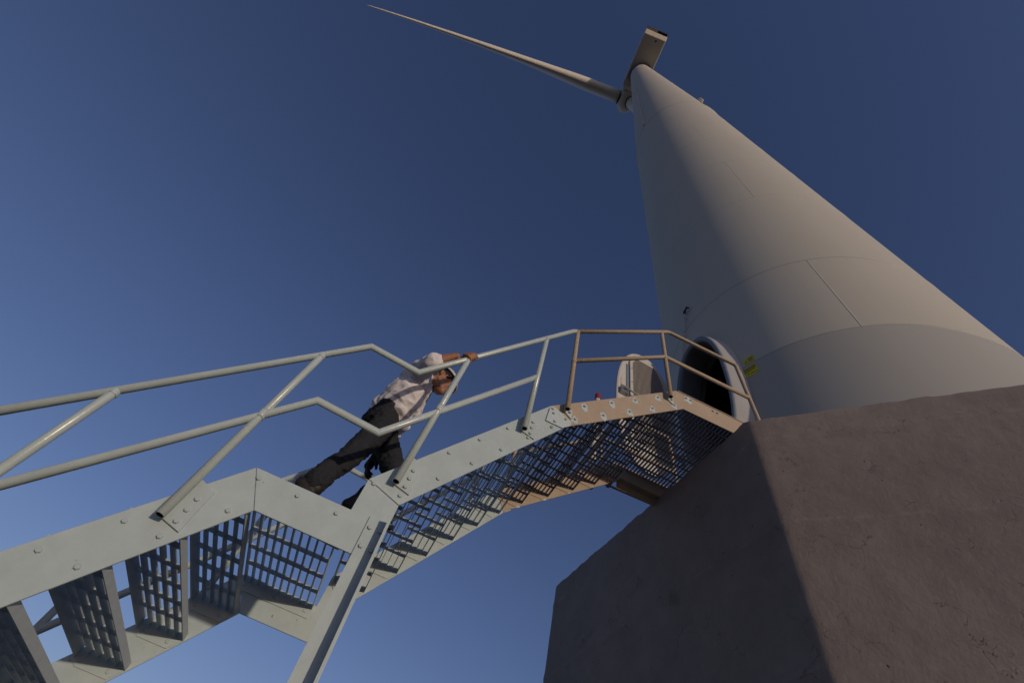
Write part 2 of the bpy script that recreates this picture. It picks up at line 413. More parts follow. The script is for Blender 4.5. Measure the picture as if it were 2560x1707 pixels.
# door collar: lofted oval ring from the wall to the rim, reveal running inside
def loft(name, secs, m, close=False, smooth=True):
    V, F = [], []; n = len(secs[0])
    for s in secs: V += s
    for a in range(len(secs) - 1):
        for i in range(n): F.append((a * n + i, a * n + (i + 1) % n, (a + 1) * n + (i + 1) % n, (a + 1) * n + i))
    return mesh(name, V, F, m, smooth)
def oval(x, da, db=None, ex=2.25):
    db = da if db is None else db
    return [(x, DC.y + a, DC.z + b) for a, b in ell(DA + da, DB + db, 96, ex)]
obj('door_collar', loft('door_collar', [oval(3.80, 0.11), oval(DX + 0.19, 0.10), oval(DX + 0.14, 0.055), oval(DX + 0.03, 0.035), oval(DX + 0.012, 0.015), oval(DX + 0.012, -0.015)], LEAF), turb)
obj('door_gasket', loft('door_gasket', [oval(DX + .02, 0.024), oval(DX, 0.020), oval(DX - .008, 0.0), oval(DX - .008, -0.02), oval(DX + .03, -0.045), oval(DX + .04, -0.06)], RIM), turb)
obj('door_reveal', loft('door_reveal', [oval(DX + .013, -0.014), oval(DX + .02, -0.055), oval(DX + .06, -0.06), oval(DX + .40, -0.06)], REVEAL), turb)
# black sheet added inside the tower, standing in for the shade behind the doorway
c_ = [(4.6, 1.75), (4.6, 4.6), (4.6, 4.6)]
obj('dark_interior_sheet', boxes('dark_interior_sheet', [(4.55, 4.6, 2.0, 4.6, ZC + 0.02, 8.0)], BLACK), turb)

# open door leaf, hinged on the far side of the doorway
LTH = R(-176)
ldir = Vector((math.cos(LTH), math.sin(LTH), 0)); lnrm = Vector((-ldir.y, ldir.x, 0))       # lnrm points to the lens side (-y)
if lnrm.y > 0: lnrm = -lnrm
LO = Vector((3.0, 3.73, 5.463)) * DS
def lp_(u, v, dpt): return LO + (ldir * u + Vector((0, 0, v))) * DS + lnrm * dpt
LA, LB, LU = 0.50, 1.28, 0.545
def loval(da, dpt, n=80): return [lp_(LU + a, b, dpt) for a, b in ell(LA + da, LB + da, n)]
secs = [loval(-0.05, -0.05), loval(0, -0.03), loval(0, 0.02), loval(-0.018, 0.03), loval(-0.03, 0.022)]
V, F = [], []
n = 80
for s in secs: V += s
for a in range(len(secs) - 1):
    for i in range(n): F.append((a * n + i, a * n + (i + 1) % n, (a + 1) * n + (i + 1) % n, (a + 1) * n + i))
F.append(tuple(range(n))); F.append(tuple((len(secs) - 1) * n + i for i in range(n)))
leaf = obj('door_leaf', mesh('door_leaf', V, F, LEAF), turb)
leaf['label'] = 'oval steel door leaf standing wide open with a ribbed vent panel'
def lbox(name, u0, u1, v0, v1, d0, d1, m, parent=leaf):
    V = [lp_(u, v, d) for d in (d0, d1) for u, v in ((u0, v0), (u1, v0), (u1, v1), (u0, v1))]
    F = [(0, 1, 2, 3), (7, 6, 5, 4), (0, 4, 5, 1), (1, 5, 6, 2), (2, 6, 7, 3), (3, 7, 4, 0)]
    return obj(name, mesh(name, V, F, m), parent)
# vent frame: u measured from the hinge; outline clipped by the oval
def oz(u, inset=0.10):
    a, b = LA - inset, LB - inset; t = max(0.0, 1 - abs((u - LU) / a) ** 2.25); return b * t ** (1 / 2.25)
U0, U1 = 0.15, 0.835
us = [U0 + (U1 - U0) * i / 12 for i in range(13)]
top = [(u, min(oz(u), 1.06)) for u in us]; bot = [(u, -0.95) for u in (U1, U0)]
loop = top + [(U1, -0.88), (U1 - 0.06, -0.95), (U0 + 0.06, -0.95), (U0, -0.88)]
cu, cv = sum(p[0] for p in loop) / len(loop), 0.05
inn = [(cu + (u - cu) * 0.87, cv + (v - cv) * 0.955) for u, v in loop]
V = [lp_(u, v, 0.022) for u, v in loop] + [lp_(u, v, 0.062) for u, v in loop] + [lp_(u, v, 0.062) for u, v in inn] + [lp_(u, v, 0.03) for u, v in inn]
n = len(loop); F = []
for r in range(3):
    for i in range(n): F.append((r * n + i, r * n + (i + 1) % n, (r + 1) * n + (i + 1) % n, (r + 1) * n + i))
obj('vent_frame', mesh('vent_frame', V, F, LEAF), leaf)
V, F = [], []
V += [lp_(u, v, 0.0305) for u, v in inn]; F.append(tuple(range(n)))
obj('vent_backing', mesh('vent_backing', V, F, mat('vent_mesh_back', (0.13, 0.12, 0.115), 0.8, var=(0.09, 0.085, 0.08), vscale=30)), leaf)
ui0, ui1 = min(p[0] for p in inn), max(p[0] for p in inn)
RIBM = mat('vent_rib', (0.40, 0.37, 0.34), 0.6, var=(0.33, 0.30, 0.27), vscale=20)
nr = 28
for i in range(nr):
    u = ui0 + (ui1 - ui0) * (i + 0.5) / nr
    vt = cv + (min(oz(cu + (u - cu) / 0.87), 1.06) - cv) * 0.955 - 0.004
    lbox('vent_rib', u - 0.0045, u + 0.0045, -0.90, vt, 0.031, 0.058, RIBM)
lbox('edge_channel', 0.845, 0.885, -0.78, 0.78, 0.0225, 0.034, RIM)  # galvanised channel coloured dark bluish, its shaded side put into the colour
for v in (-0.62, -0.1, 0.33, 0.68):
    lbox('frame_bolt', 0.80, 0.816, v - 0.008, v + 0.008, 0.06, 0.068, DARK)
lbox('notice_plate', 0.895, 0.975, 0.16, 0.36, 0.024, 0.03, WHITEP)
la = lbox('latch_case', 0.89, 1.0, -0.04, 0.10, 0.026, 0.09, GALV)
V, F = tube_vf([lp_(0.98, 0.03, 0.12), lp_(0.80, -0.01, 0.13), lp_(0.66, 0.02, 0.12)], 0.014, 10)
obj('latch_handle', mesh('latch_handle', V, F, GALV), leaf)
V, F = tube_vf([lp_(0.94, 0.02, 0.08), lp_(0.94, 0.02, 0.125)], 0.014, 10)
obj('latch_spindle', mesh('latch_spindle', V, F, GALV), leaf)
for v in (-0.7, 0.7):
    V, F = tube_vf([lp_(-0.02, v - 0.09, 0.0), lp_(-0.02, v + 0.09, 0.0)], 0.03, 12)
    hg = obj('hinge', mesh('hinge', V, F, GALV), turb)
    lbox('hinge_arm', -0.02, 0.16, v - 0.05, v + 0.05, -0.012, 0.012, GALV)

# nacelle, hub, blades
AXD = Vector((0.066, 0.998, 0)).normalized(); LAT = Vector((0.998, -0.066, 0)).normalized()
NO = Vector((3.42, 2.3, 0))
def npt(a, l_, z): return NO + AXD * a + LAT * l_ + Vector((0, 0, z))
HW = 1.78; ZB, ZT = 88.35, 92.2
prof = [(-5.62, 0.30), (-5.30, 0.0), (2.75, 0.0)]
secs = []
def nsec(a, hw, zb, zt, cb=0.28, ct=0.5):
    return [npt(a, -hw + cb, zb), npt(a, hw - cb, zb), npt(a, hw, zb + cb), npt(a, hw, zt - ct), npt(a, hw - ct, zt), npt(a, -hw + ct, zt), npt(a, -hw, zt - ct), npt(a, -hw, zb + cb)]
secs = [nsec(-5.78, HW, ZB + 0.50, ZT, .1), nsec(-5.70, HW, ZB + 0.42, ZT, .1), nsec(-5.22, HW, ZB + 0.02, ZT, .1), nsec(-5.14, HW, ZB, ZT, .1), nsec(2.2, HW, ZB, ZT, .1), nsec(2.75, HW - 0.35, ZB + 0.2, ZT - .3, .1)]
V, F = [], []
for s in secs: V += s
for a in range(len(secs) - 1):
    for i in range(8): F.append((a * 8 + i, a * 8 + (i + 1) % 8, a * 8 + 8 + (i + 1) % 8, a * 8 + 8 + i))
F.append(tuple(range(8))); F.append(tuple((len(secs) - 1) * 8 + i for i in range(8)))
nac = obj('nacelle', mesh('nacelle', V, F, NAC), turb)
def nbox(name, a0, a1, l0, l1, z0, z1, m, parent):
    V = [npt(a, l_, z) for z in (z0, z1) for a, l_ in ((a0, l0), (a1, l0), (a1, l1), (a0, l1))]
    return obj(name, mesh(name, V, [(3, 2, 1, 0), (4, 5, 6, 7), (0, 1, 5, 4), (1, 2, 6, 5), (2, 3, 7, 6), (3, 0, 4, 7)], m), parent)
nbox('rear_hood', -6.18, -5.782, -HW + .04, HW - .04, ZB + 0.62, ZT - 0.1, NAC, nac)
nbox('rear_vent', -6.10, -5.80, 0.12, HW - 0.16, ZB + 0.59, ZB + 0.70, BLACK, nac)
V, F = tube_vf([npt(-4.75, 0.35, ZB - 0.03), npt(-4.75, 0.35, ZB + 0.05)], 0.14, 16)
obj('drain_hatch', mesh('drain_hatch', V, F, DARK), nac)
V, F = tube_vf([tax(HT - 0.25), tax(ZB + 0.1)], 1.70, 64)
obj('yaw_ring', mesh('yaw_ring', V, F, DARK, False), turb)
nbox('belly_seam', -5.1, 2.0, 0.10, 0.14, ZB - 0.012, ZB + 0.02, NAC, nac)
HZ = 90.75; HA = 4.25
hub_c = npt(HA, 0.05, HZ)
V, F = [], []; nseg = 40
hp = [(-1.45, 0.95), (-1.40, 1.42), (-0.9, 1.62), (0.3, 1.66), (1.0, 1.45), (1.6, 1.0), (1.95, 0.5), (2.05, 0.12)]
for a, r in hp:
    for s in range(nseg):
        t = 2 * math.pi * s / nseg; V.append(npt(HA + a, 0.05 + r * math.cos(t), HZ + r * math.sin(t)))
for i in range(len(hp) - 1):
    for s in range(nseg): F.append((i * nseg + s, i * nseg + (s + 1) % nseg, (i + 1) * nseg + (s + 1) % nseg, (i + 1) * nseg + s))
F.append(tuple(range(nseg))); F.append(tuple((len(hp) - 1) * nseg + s for s in range(nseg)))
hub = obj('rotor_hub', mesh('rotor_hub', V, F, NAC, True), turb)
V, F = tube_vf([npt(2.6, 0.05, HZ), npt(2.86, 0.05, HZ)], 1.2, 40)
obj('shaft_cover', mesh('shaft_cover', V, F, DARK), turb)
SPN = [(0.0, 2.02, 2.02), (2.0, 2.02, 2.02), (5.6, 2.05, 2.3), (8.5, 1.92, 2.95), (12, 1.62, 2.9), (17, 1.25, 2.45), (23, 0.95, 1.95), (30, 0.68, 1.45), (37, 0.46, 1.0), (42, 0.29, 0.62), (45.2, 0.16, 0.30), (46.0, 0.02, 0.08)]
def blade_mesh(sweep):
    V, F = [], []; nb = 28
    for r, th, ch in SPN:
        tw = R(14) * max(0, 1 - r / 22)
        for s in range(nb):
            t = 2 * math.pi * s / nb
            cx = math.cos(t) * ch / 2; ty = math.sin(t) * th / 2
            k = min(1.0, max(0.0, (r - 2) / 6))
            if k > 0 and cx < 0: ty *= (1 - 0.55 * k * (-cx / (ch / 2)) ** 1.3)
            cx += 0.18 * ch * -k
            # local: x = span, y = thickness (rotor axis), z = chord
            yy = ty * math.cos(tw) - cx * math.sin(tw); zz = ty * math.sin(tw) + cx * math.cos(tw)
            V.append((1.45 + r, yy + sweep * (r / 46) ** 1.6, zz))
    for i in range(len(SPN) - 1):
        for s in range(nb): F.append((i * nb + s, i * nb + (s + 1) % nb, (i + 1) * nb + (s + 1) % nb, (i + 1) * nb + s))
    F.append(tuple(range(nb))); F.append(tuple((len(SPN) - 1) * nb + s for s in range(nb)))
    return mesh('blade', V, F, BLADE, True)
bme = blade_mesh(2.0)
V, F = tube_vf([(1.36, 0, 0), (1.56, 0, 0)], 1.09, 36); rme = mesh('blade_bearing', V, F, DARK)
for k in range(3):
    ang = R(180 + 120 * k)
    sp = LAT * math.cos(ang) + Vector((0, 0, 1)) * math.sin(ang)
    ch = AXD.cross(sp).normalized() * -1
    mw = Matrix((sp, AXD, sp.cross(AXD))).transposed().to_4x4(); mw.translation = hub_c
    for nme_, me_ in (('blade', bme), ('blade_bearing', rme)):
        o = bpy.data.objects.new(nme_, me_); COL.objects.link(o); o.parent = turb
        o.matrix_parent_inverse = WORLD[turb.name].inverted(); o.matrix_basis = mw

# ------------------------------------------------------------------ staircase
stair = empty('steel_staircase', (-0.4, 2.52, GZ))
tag(stair, 'steel staircase with grating treads and tubular handrails climbing to the tower door', 'staircase')
YN, YF, TH = 2.0, 3.032, 0.008
S1 = 1.366
f1 = [(-0.679 - (1.193 - GZ) / S1, GZ), (-0.5675 - (1.019 - GZ) / S1, GZ), (-0.5675, 1.019), (-0.679, 1.193)]
g = 0.0012
land = [(-0.679 + g, 1.194), (-0.5675 + g, 1.019), (-0.040, 1.019), (-0.040, 1.310), (-0.2255, 1.372), (-0.2235, 1.196)]
f2 = [(-0.2255, 1.376), (-0.040, 1.3145), (0.690, 2.305), (0.588, 2.476)]
brn = [(0.588 + g, 2.476), (0.690 + g, 2.306), (0.722, 2.349), (1.690, 3.174), (2.80, 3.184), (2.80, 3.386), (1.640, 3.384)]
for pts, m in ((f1, PAINT), (land, PAINT), (f2, PAINT), (brn, BROWN)):
    for y in (YN, YF):
        o = obj('stringer', prism_xz('stringer', pts, y, y + TH, m, 0.0012), stair)
        if m is BROWN: o['label'] = 'brown dusty stringer with pale paint round its bolts'
# rough weld seams between the plates
def seam(p0, p1, y):
    pts = []
    for i in range(13):
        t = i / 12; j = 0.0022 * (random.random() - .5)
        pts.append((p0[0] + (p1[0] - p0[0]) * t + j, y, p0[1] + (p1[1] - p0[1]) * t + j))
    V, F = tube_vf(pts, 0.0009, 6)
    obj('weld_seam', mesh('weld_seam', V, F, SEAM), stair)
for y in (YN, YF): seam((-0.679, 1.193), (-0.568, 1.02), y); seam((-0.2255, 1.374), (-0.040, 1.312), y)
# lip on top of the landing toe of the top stringer
obj('toe_lip', boxes('toe_lip', [(1.66, 2.8, YN - 0.004, YN + 0.03, 3.388, 3.396)], BROWN), stair)
# splice plate
for y0, y1 in ((YN - 0.008, YN - 0.0005), (YF + TH + 0.0005, YF + TH + 0.008)):
    sp = obj('splice_plate', prism_xz('splice_plate', [(0.569, 2.307), (0.579, 2.440), (0.592, 2.466), (0.622, 2.466), (0.745, 2.400), (0.745, 2.362), (0.688, 2.306)], y0, y1, PATCH, 0.001), stair)
    seam((0.571, 2.305), (0.690, 2.304), y0); seam((0.569, 2.307), (0.579, 2.44), y0)

# bolts
def hex_mesh(name, r, hgt, m):
    V = [(0.0 + r * math.cos(R(60 * k + 15)), -y, r * math.sin(R(60 * k + 15))) for y in (0, hgt * .8) for k in range(6)]
    V += [(0.82 * r * math.cos(R(60 * k + 15)), -hgt, 0.82 * r * math.sin(R(60 * k + 15))) for k in range(6)]
    F = [(k, (k + 1) % 6, 6 + (k + 1) % 6, 6 + k) for k in range(6)] + [(6 + k, 6 + (k + 1) % 6, 12 + (k + 1) % 6, 12 + k) for k in range(6)] + [tuple(range(12, 18))]
    return mesh(name, V, F, m)
HX = hex_mesh('bolt', 0.0108, 0.009, BOLTM); HXD = hex_mesh('bolt', 0.0100, 0.010, BOLTD)
def nut(x, z, y, me=HX, flip=False):
    return obj('bolt', me, stair, (x, y, z), (0, random.uniform(0, 1.0), math.pi if flip else 0))
def bolt2(x, z, brown=False):
    nut(x, z, YN, HXD if brown else HX); nut(x, z, YF, HXD if brown else HX)
def patch(x, z, y, s=1.0, drip=True):
    n = 30; P = []; ph = random.random() * 9
    for k in range(n):
        a = 2 * math.pi * k / n
        r = 0.025 + 0.010 * noise.noise((math.cos(a) * 1.4 + ph, math.sin(a) * 1.4, ph)) + 0.012 * max(0, noise.noise((a * 3.1, ph, 2)))
        if drip and math.sin(a) < -0.5: r *= 1.5 + 0.6 * noise.noise((a * 6, ph, 1))
        P.append((x + r * s * math.cos(a) * 0.95, z + r * s * math.sin(a) * 1.05))
    obj('paint_patch', prism_xz('paint_patch', P, y - 0.0012, y - 0.0001, PATCH), stair)

# treads
CY_W = [2.126, 2.307, 2.488, 2.662, 2.842]
CY_B = [2.10 + 0.103 * k for k in range(9)]
def end_plate(depth, gh, m):
    pts = [(-depth + 0.022, gh), (0, gh), (0, 0.004), (-0.045, -0.055), (-depth + 0.03, -0.055), (-depth, -0.025), (-depth, 0.012)]
    return [prism_xz('end_plate', pts, y0, y1, m) for y0, y1 in ((YN + TH + 0.0005, YN + TH + 0.0055), (YF - 0.0055, YF - 0.0005))]
def tread_kit(depth, nb, cys, m, pm, bt, gh):
    y0, y1 = YN + TH + 0.006, YF - 0.006
    return dict(depth=depth, nb=nb, cys=cys, plates=end_plate(depth, gh, pm),
                nosing=boxes('nosing', [(-0.005, 0.0, y0, y1, -0.003, gh + 0.002)], m),
                back=boxes('back_bar', [(-depth, -depth + 0.005, y0, y1, -0.026, gh)], m),
                bar=boxes('bearing_bar', [(-bt / 2, bt / 2, y0, y1, 0, gh)], m),
                crs=boxes('cross_bar', [(-depth + 0.006, -0.006, -0.002, 0.002, gh * 0.28, gh * 0.985)], m))
K1 = tread_kit(0.228, 4, CY_W, GRATE, PAINT, 0.0036, 0.030)
K2 = tread_kit(0.202, 4, CY_W, GRATE, PAINT, 0.0036, 0.030)
K3 = tread_kit(0.222, 6, CY_B, BGRATE, BROWN, 0.0034, 0.028)
def tread(xf, z, kit):
    t = obj('tread', kit['nosing'], stair, (xf, 0, z))
    def sub(name, me, dx=0, dy=0):
        o = bpy.data.objects.new(name, me); COL.objects.link(o); o.parent = t; o.location = (dx, dy, 0); return o
    for e in kit['plates']: sub('end_plate', e)
    sub('back_bar', kit['back'])
    for k in range(kit['nb']): sub('bearing_bar', kit['bar'], -kit['depth'] * (k + 1) / (kit['nb'] + 1) - 0.001)
    for y in kit['cys']: sub('cross_bar', kit['crs'], 0, y)
for i in range(-10, 3):
    zb = 0.608 + 0.1825 * i; xb = -0.914 + 0.1335 * i
    tread(xb + 0.060, zb + 0.028, K1)
    if i >= -2: bolt2(xb, zb); bolt2(xb - 0.138, zb)
for zb, xb in ((1.36, -0.055), (1.541, 0.080), (1.724, 0.215), (1.907, 0.347), (2.091, 0.484), (2.272, 0.619)):
    tread(xb + 0.042, zb + 0.006, K2); bolt2(xb, zb); bolt2(xb - 0.137, zb)
for zb, xb in ((2.448, 0.771), (2.6255, 0.979), (2.808, 1.193), (2.980, 1.394), (3.158, 1.603)):
    tread(xb + 0.048, zb + 0.008, K3); bolt2(xb, zb, True); patch(xb, zb, YN); patch(xb, zb, YF)
    if zb > 2.5: bolt2(xb - 0.151, zb, True); patch(xb - 0.151, zb, YN); patch(xb - 0.151, zb, YF)
# lower landing
def grating(name, x0, x1, z, nb, cys, m, gh=0.034, plates=True, pm=PAINT):
    lst = [(x0, x1, YN + TH + 0.0005, YN + TH + 0.0055, z - (0.05 if plates else 0), z + gh), (x0, x1, YF - 0.0055, YF - 0.0005, z - (0.05 if plates else 0), z + gh)]
    t = empty(name, (x0, YN, z), stair)
    for b_ in lst: obj('edge_plate', boxes('edge_plate', [b_], pm), t)
    bar = boxes('bearing_bar', [(-0.0018, 0.0018, YN + TH + 0.006, YF - 0.006, z, z + gh)], m)
    crs = boxes('cross_bar', [(x0 + 0.004, x1 - 0.004, -0.002, 0.002, z + gh * 0.25, z + gh * 0.985)], m)
    for k in range(nb):
        obj('bearing_bar', bar, t, (x0 + 0.003 + (x1 - x0 - 0.006) * k / (nb - 1), 0, 0))
    for y in cys: obj('cross_bar', crs, t, (0, y, 0))
    return t
lg = grating('landing_grating', -0.655, -0.236, 1.168, 11, CY_W, GRATE, 0.030)
for x in (-0.638, -0.454, -0.269): bolt2(x, 1.150)
tg = grating('top_landing_grating', 1.665, 2.80, 3.338, 34, CY_B, BGRATE, 0.030, False, BROWN)
tg.name = 'landing_grating'
for x in (1.736, 1.777, 1.992, 2.036):
    nut(x, 3.342, YN, HXD); nut(x, 3.342, YF, HXD)
patch(1.756, 3.342, YN, 1.25); patch(1.736, 3.342, YF)
for x, z in ((0.612, 2.401), (0.704, 2.399), (0.60, 2.44), (0.63, 2.33)): nut(x, z, YN - 0.008)
nut(0.619, 2.274, YN)
# bearing angle and conduit under the top landing, far side
obj('landing_bracket', boxes('landing_bracket', [(1.67, 2.10, YF - 0.06, YF - 0.001, 3.150, 3.158)], BROWN), stair)
obj('landing_bracket', boxes('landing_bracket', [(1.67, 2.10, YF + TH + 0.0005, YF + TH + 0.008, 3.08, 3.17)], BROWN), stair)
V, F = tube_vf([(1.55, YF + 0.075, 3.13), (2.3, YF + 0.075, 3.16)], 0.011, 10)
obj('conduit', mesh('conduit', V, F, BROWN), stair)
for b_ in ((1.60, 1.63, YF + TH, YF + 0.09, 3.115, 3.15), (2.2, 2.23, YF + TH, YF + 0.09, 3.14, 3.172)): obj('conduit_clip', boxes('conduit_clip', [b_], BROWN), stair)

# support legs: steel angles bolted to the outside of the stringers
def leg(yface, sgn):
    V, F = [], []
    for (ax0, ax1, b0, b1) in ((-0.133, -0.040, 0.0004, 0.0075), (-0.053, -0.041, 0.0076, 0.080)):
        o_ = len(V)
        for z, dx in ((GZ, 0.095), (1.205, 0.0)):
            for x, b in ((ax0, b0), (ax1, b0), (ax1, b1), (ax0, b1)): V.append((x + dx, yface + sgn * b, z))
        F += [tuple(o_ + i for i in q) for q in ((3, 2, 1, 0), (4, 5, 6, 7), (0, 1, 5, 4), (1, 2, 6, 5), (2, 3, 7, 6), (3, 0, 4, 7))]
    lo = obj('support_leg', mesh('support_leg', V, F, PAINT), stair)
    return lo
leg(YN, -1); leg(YF + TH, 1)
for x, z in ((-0.110, 1.15), (-0.107, 1.06), (-0.062, 1.151), (-0.060, 1.059)): nut(x, z, YN - 0.0075)
for b_ in ((-0.08, 0.10, YN - 0.09, YN + 0.06, GZ - 0.01, GZ + 0.012), (-0.08, 0.10, YF - 0.05, YF + 0.10, GZ - 0.01, GZ + 0.012)): obj('foot_plate', boxes('foot_plate', [b_], PAINT), stair)

# handrails
K = 0.9775; YR = 1.955; YR2 = 3.15
RT, RB = 0.0195, 0.0183
def k_(x, z): return (x * K, z * K)
top_w = [k_(-2.35, 0.0), k_(-0.640, 2.236), k_(-0.300, 2.205), k_(0.635, 3.525), k_(0.672, 3.556)]
mid_w = [k_(-2.35, -0.68), k_(-0.672, 1.672), k_(-0.306, 1.648), k_(0.430, 2.690)]
top_b = [k_(0.672, 3.556), k_(1.650, 4.389), k_(2.441, 4.388), k_(2.492, 3.60), k_(2.50, 3.42)]
mid_b = [k_(0.690, 3.107), k_(1.575, 3.858), k_(2.480, 3.856)]
def d3(p, y): return [Vector((x, y, z)) for x, z in p]
for y in (YR, YR2):
    m1, m2 = TUBEP, BROWN
    obj('handrail', tube('handrail', d3(top_w, y), RT, m1), stair)
    obj('mid_rail', tube('mid_rail', d3(mid_w, y), RT, m1), stair)
    o = obj('handrail', tube('handrail', round_path(d3(top_b, y), 0.035), RB, m2), stair); o['label'] = 'brown dusty handrail round the top landing'
    o = obj('mid_rail', tube('mid_rail', d3(mid_b, y), RB, m2), stair); o['label'] = 'brown dusty middle rail round the top landing'
# posts: x, z bottom (end of tube), x top, z top, plate bottom, paint
def rail_z(path, x):
    for (x0, z0), (x1, z1) in zip(path, path[1:]):
        if x0 <= x <= x1: return z0 + (z1 - z0) * (x - x0) / (x1 - x0)
posts = [(-1.935, -0.62, -1.95, 'w'), (-1.385 * K, 0.10, -1.392 * K, 'w'), (-0.842 * K, 0.858 * K, -0.828 * K, 'w'), (-0.106 * K, 1.424 * K, -0.060 * K, 'w'),
         (0.447 * K, 2.156 * K, 0.432 * K, 'w'), (0.706 * K, 2.518 * K, 0.684 * K, 'b'), (1.580 * K, 3.258 * K, 1.565 * K, 'b')]
for y, yin, s in ((YR, YN, -1), (YR2, YF + TH, 1)):
    for xb, zb, xt, cl in posts:
        pth = top_w if cl == 'w' else top_b
        zt = rail_z(pth, max(xt, pth[0][0] + 0.001))
        r = RT if cl == 'w' else RB; m = TUBEP if cl == 'w' else BROWN
        # hollow tube, open at the bottom
        V, F = tube_vf([(xb, y, zb), (xt, y, zt)], r, 20, cap=False)
        n0 = len(V); V, F = tube_vf([(xb, y, zb), (xb + (xt - xb) * 0.15, y, zb + (zt - zb) * 0.15)], r * 0.82, 20, V, F, cap=False)
        for q in range(20): F.append((q, (q + 1) % 20, n0 + (q + 1) % 20, n0 + q))
        F.append(tuple(n0 + 20 + q for q in range(20)))
        me = mesh('post', V, F, [m, TUBEIN], True)
        for p in me.polygons:
            if p.index >= 20 and p.index < 40 or len(p.vertices) > 4: p.material_index = 1
        po = obj('post', me, stair)
        # weld fillets where the post meets the rails
        dv = Vector((xt - xb, 0, zt - zb)).normalized(); e_ = Vector((xt, y, zt))
        mz = rail_z(mid_w if cl == 'w' else mid_b, max(xt, (mid_w if cl == 'w' else mid_b)[0][0] + 0.001))
        for ps in [e_ - dv * (r + 0.004)] + ([Vector((xt + (xb - xt) * (zt - mz) / (zt - zb), y, mz))] if mz else []):
            ln = 0.006 if ps is not None and (ps - e_).length < 0.06 else 0.027
            obj('weld_bead', tube('weld_bead', [ps - dv * ln, ps - dv * ln * .3, ps + dv * ln * .3, ps + dv * ln], r + 0.0022, m, 20), stair)
        # bolting plate welded to the post
        pw = 0.085 if cl == 'w' else 0.05
        lenp = 0.19 if cl == 'w' else 0.085
        xa, xc = xb - 0.012, xb + pw
        z0 = zb - 0.012 if cl == 'w' else zb - 0.035
        y0, y1 = (yin - 0.0095, yin - 0.0003) if s < 0 else (yin + 0.0003, yin + 0.0095)
        V = [(xa, zb + 0.012), (xc, z0), (xc, z0 + lenp), (xa, zb + lenp + 0.02)]
        me = prism_xz('post_plate', V, y0, y1, PAINT if cl == 'w' else PATCH, 0.001)
        pl = obj('post_plate', me, stair)
        # weld web between plate and tube
        yw0, yw1 = (y, y0) if s < 0 else (y1, y)
        obj('post_web', boxes('post_web', [(xb - 0.006, xb + 0.006, yw0 + (0.004 if s < 0 else 0), yw1, zb + 0.02, zb + lenp - 0.01)], m), stair)
        if s < 0:
            for q in range(3 if cl == 'w' else 2):
                nut(xb + (0.052 if cl == 'w' else 0.032), zb + 0.018 + q * (0.052 if cl == 'w' else 0.043), y0, HX if cl == 'w' else HXD)
# a lone red-capped pole clamped outside the far stringer
px = 1.43
pole = empty('marker_pole', (px, 3.095, 3.0))
tag(pole, 'short white pole with a bright red cap clamped behind the brown stringer', 'pole')
V, F = tube_vf([(px, 3.095, 3.0), (px, 3.095, 4.30)], 0.031, 20); obj('pole_tube', mesh('pole_tube', V, F, WHITEP), pole)
V, F = tube_vf([(px, 3.095, 4.285), (px, 3.095, 4.36), (px, 3.095, 4.372)], 0.0335, 20); obj('cap', mesh('cap', V, F, REDP), pole)
for z_ in (3.03, 3.11): obj('clamp', boxes('clamp', [(px - 0.05, px + 0.05, 3.0405, 3.075, z_, z_ + 0.04)], GALV), pole)

# ------------------------------------------------------------------ stickers on the tower wall
def sticker(name, az0, az1, z0, z1, label, rows, tri):
    V, F = [], []; n = 6
    for o_ in (0.0015, 0.004):
        for z in (z0, z1):
            for i in range(n + 1): V.append(tpt(z, az0 + (az1 - az0) * i / n, o_))
    m_ = n + 1
    for i in range(n):
        F += [(i, i + 1, m_ + i + 1, m_ + i), (2 * m_ + i, 2 * m_ + i + 1, 3 * m_ + i + 1, 3 * m_ + i), (i, i + 1, 2 * m_ + i + 1, 2 * m_ + i), (m_ + i, m_ + i + 1, 3 * m_ + i + 1, 3 * m_ + i)]
    F += [(0, m_, 3 * m_, 2 * m_), (n, m_ + n, 3 * m_ + n, 2 * m_ + n)]
    st = obj(name, mesh(name, V, F, YEL)); tag(st, label, 'sign')
    V, F = [], []
    def q(u0, u1, v0, v1):
        b = len(V)
        for u, v in ((u0, v0), (u1, v0), (u1, v1), (u0, v1)): V.append(tpt(z0 + (z1 - z0) * v, az0 + (az1 - az0) * u, 0.0055))
        F.append((b, b + 1, b + 2, b + 3))
    rnd = random.Random(5)
    for v, h_, ua, ub in rows:
        u = ua
        while u < ub:
            wd = rnd.uniform(0.03, 0.10); q(u, min(ub, u + wd), v, v + h_); u += wd + 0.018
    if tri:
        a, b, t_ = tri
        P = [(a, b), (a + 0.26, b), (a + 0.13, b + 0.42)]; I = [(a + 0.055, b + 0.07), (a + 0.205, b + 0.07), (a + 0.13, b + 0.31)]
        o_ = len(V)
        for u, v in P + I: V.append(tpt(z0 + (z1 - z0) * v, az0 + (az1 - az0) * u, 0.0055))
        F.extend([(o_, o_ + 1, o_ + 4, o_ + 3), (o_ + 1, o_ + 2, o_ + 5, o_ + 4), (o_ + 2, o_, o_ + 3, o_ + 5)])
    obj('print', mesh('print', V, F, INK), st)
sticker('warning_sticker', -164.0, -160.45, 5.99, 6.12, 'small yellow warning sticker with a triangle above the larger yellow one', [(0.66, 0.12, 0.42, 0.92), (0.40, 0.10, 0.42, 0.86), (0.18, 0.10, 0.42, 0.9)], (0.06, 0.2, 0))
sticker('warning_sticker', -166.2, -160.7, 5.72, 5.925, 'larger yellow warning sticker with dark lines of print below the small one', [(0.82, 0.09, 0.1, 0.95), (0.66, 0.08, 0.06, 0.95), (0.52, 0.07, 0.06, 0.88), (0.24, 0.10, 0.38, 0.46), (0.20, 0.06, 0.55, 0.95), (0.30, 0.10, 0.03, 0.08)], None)

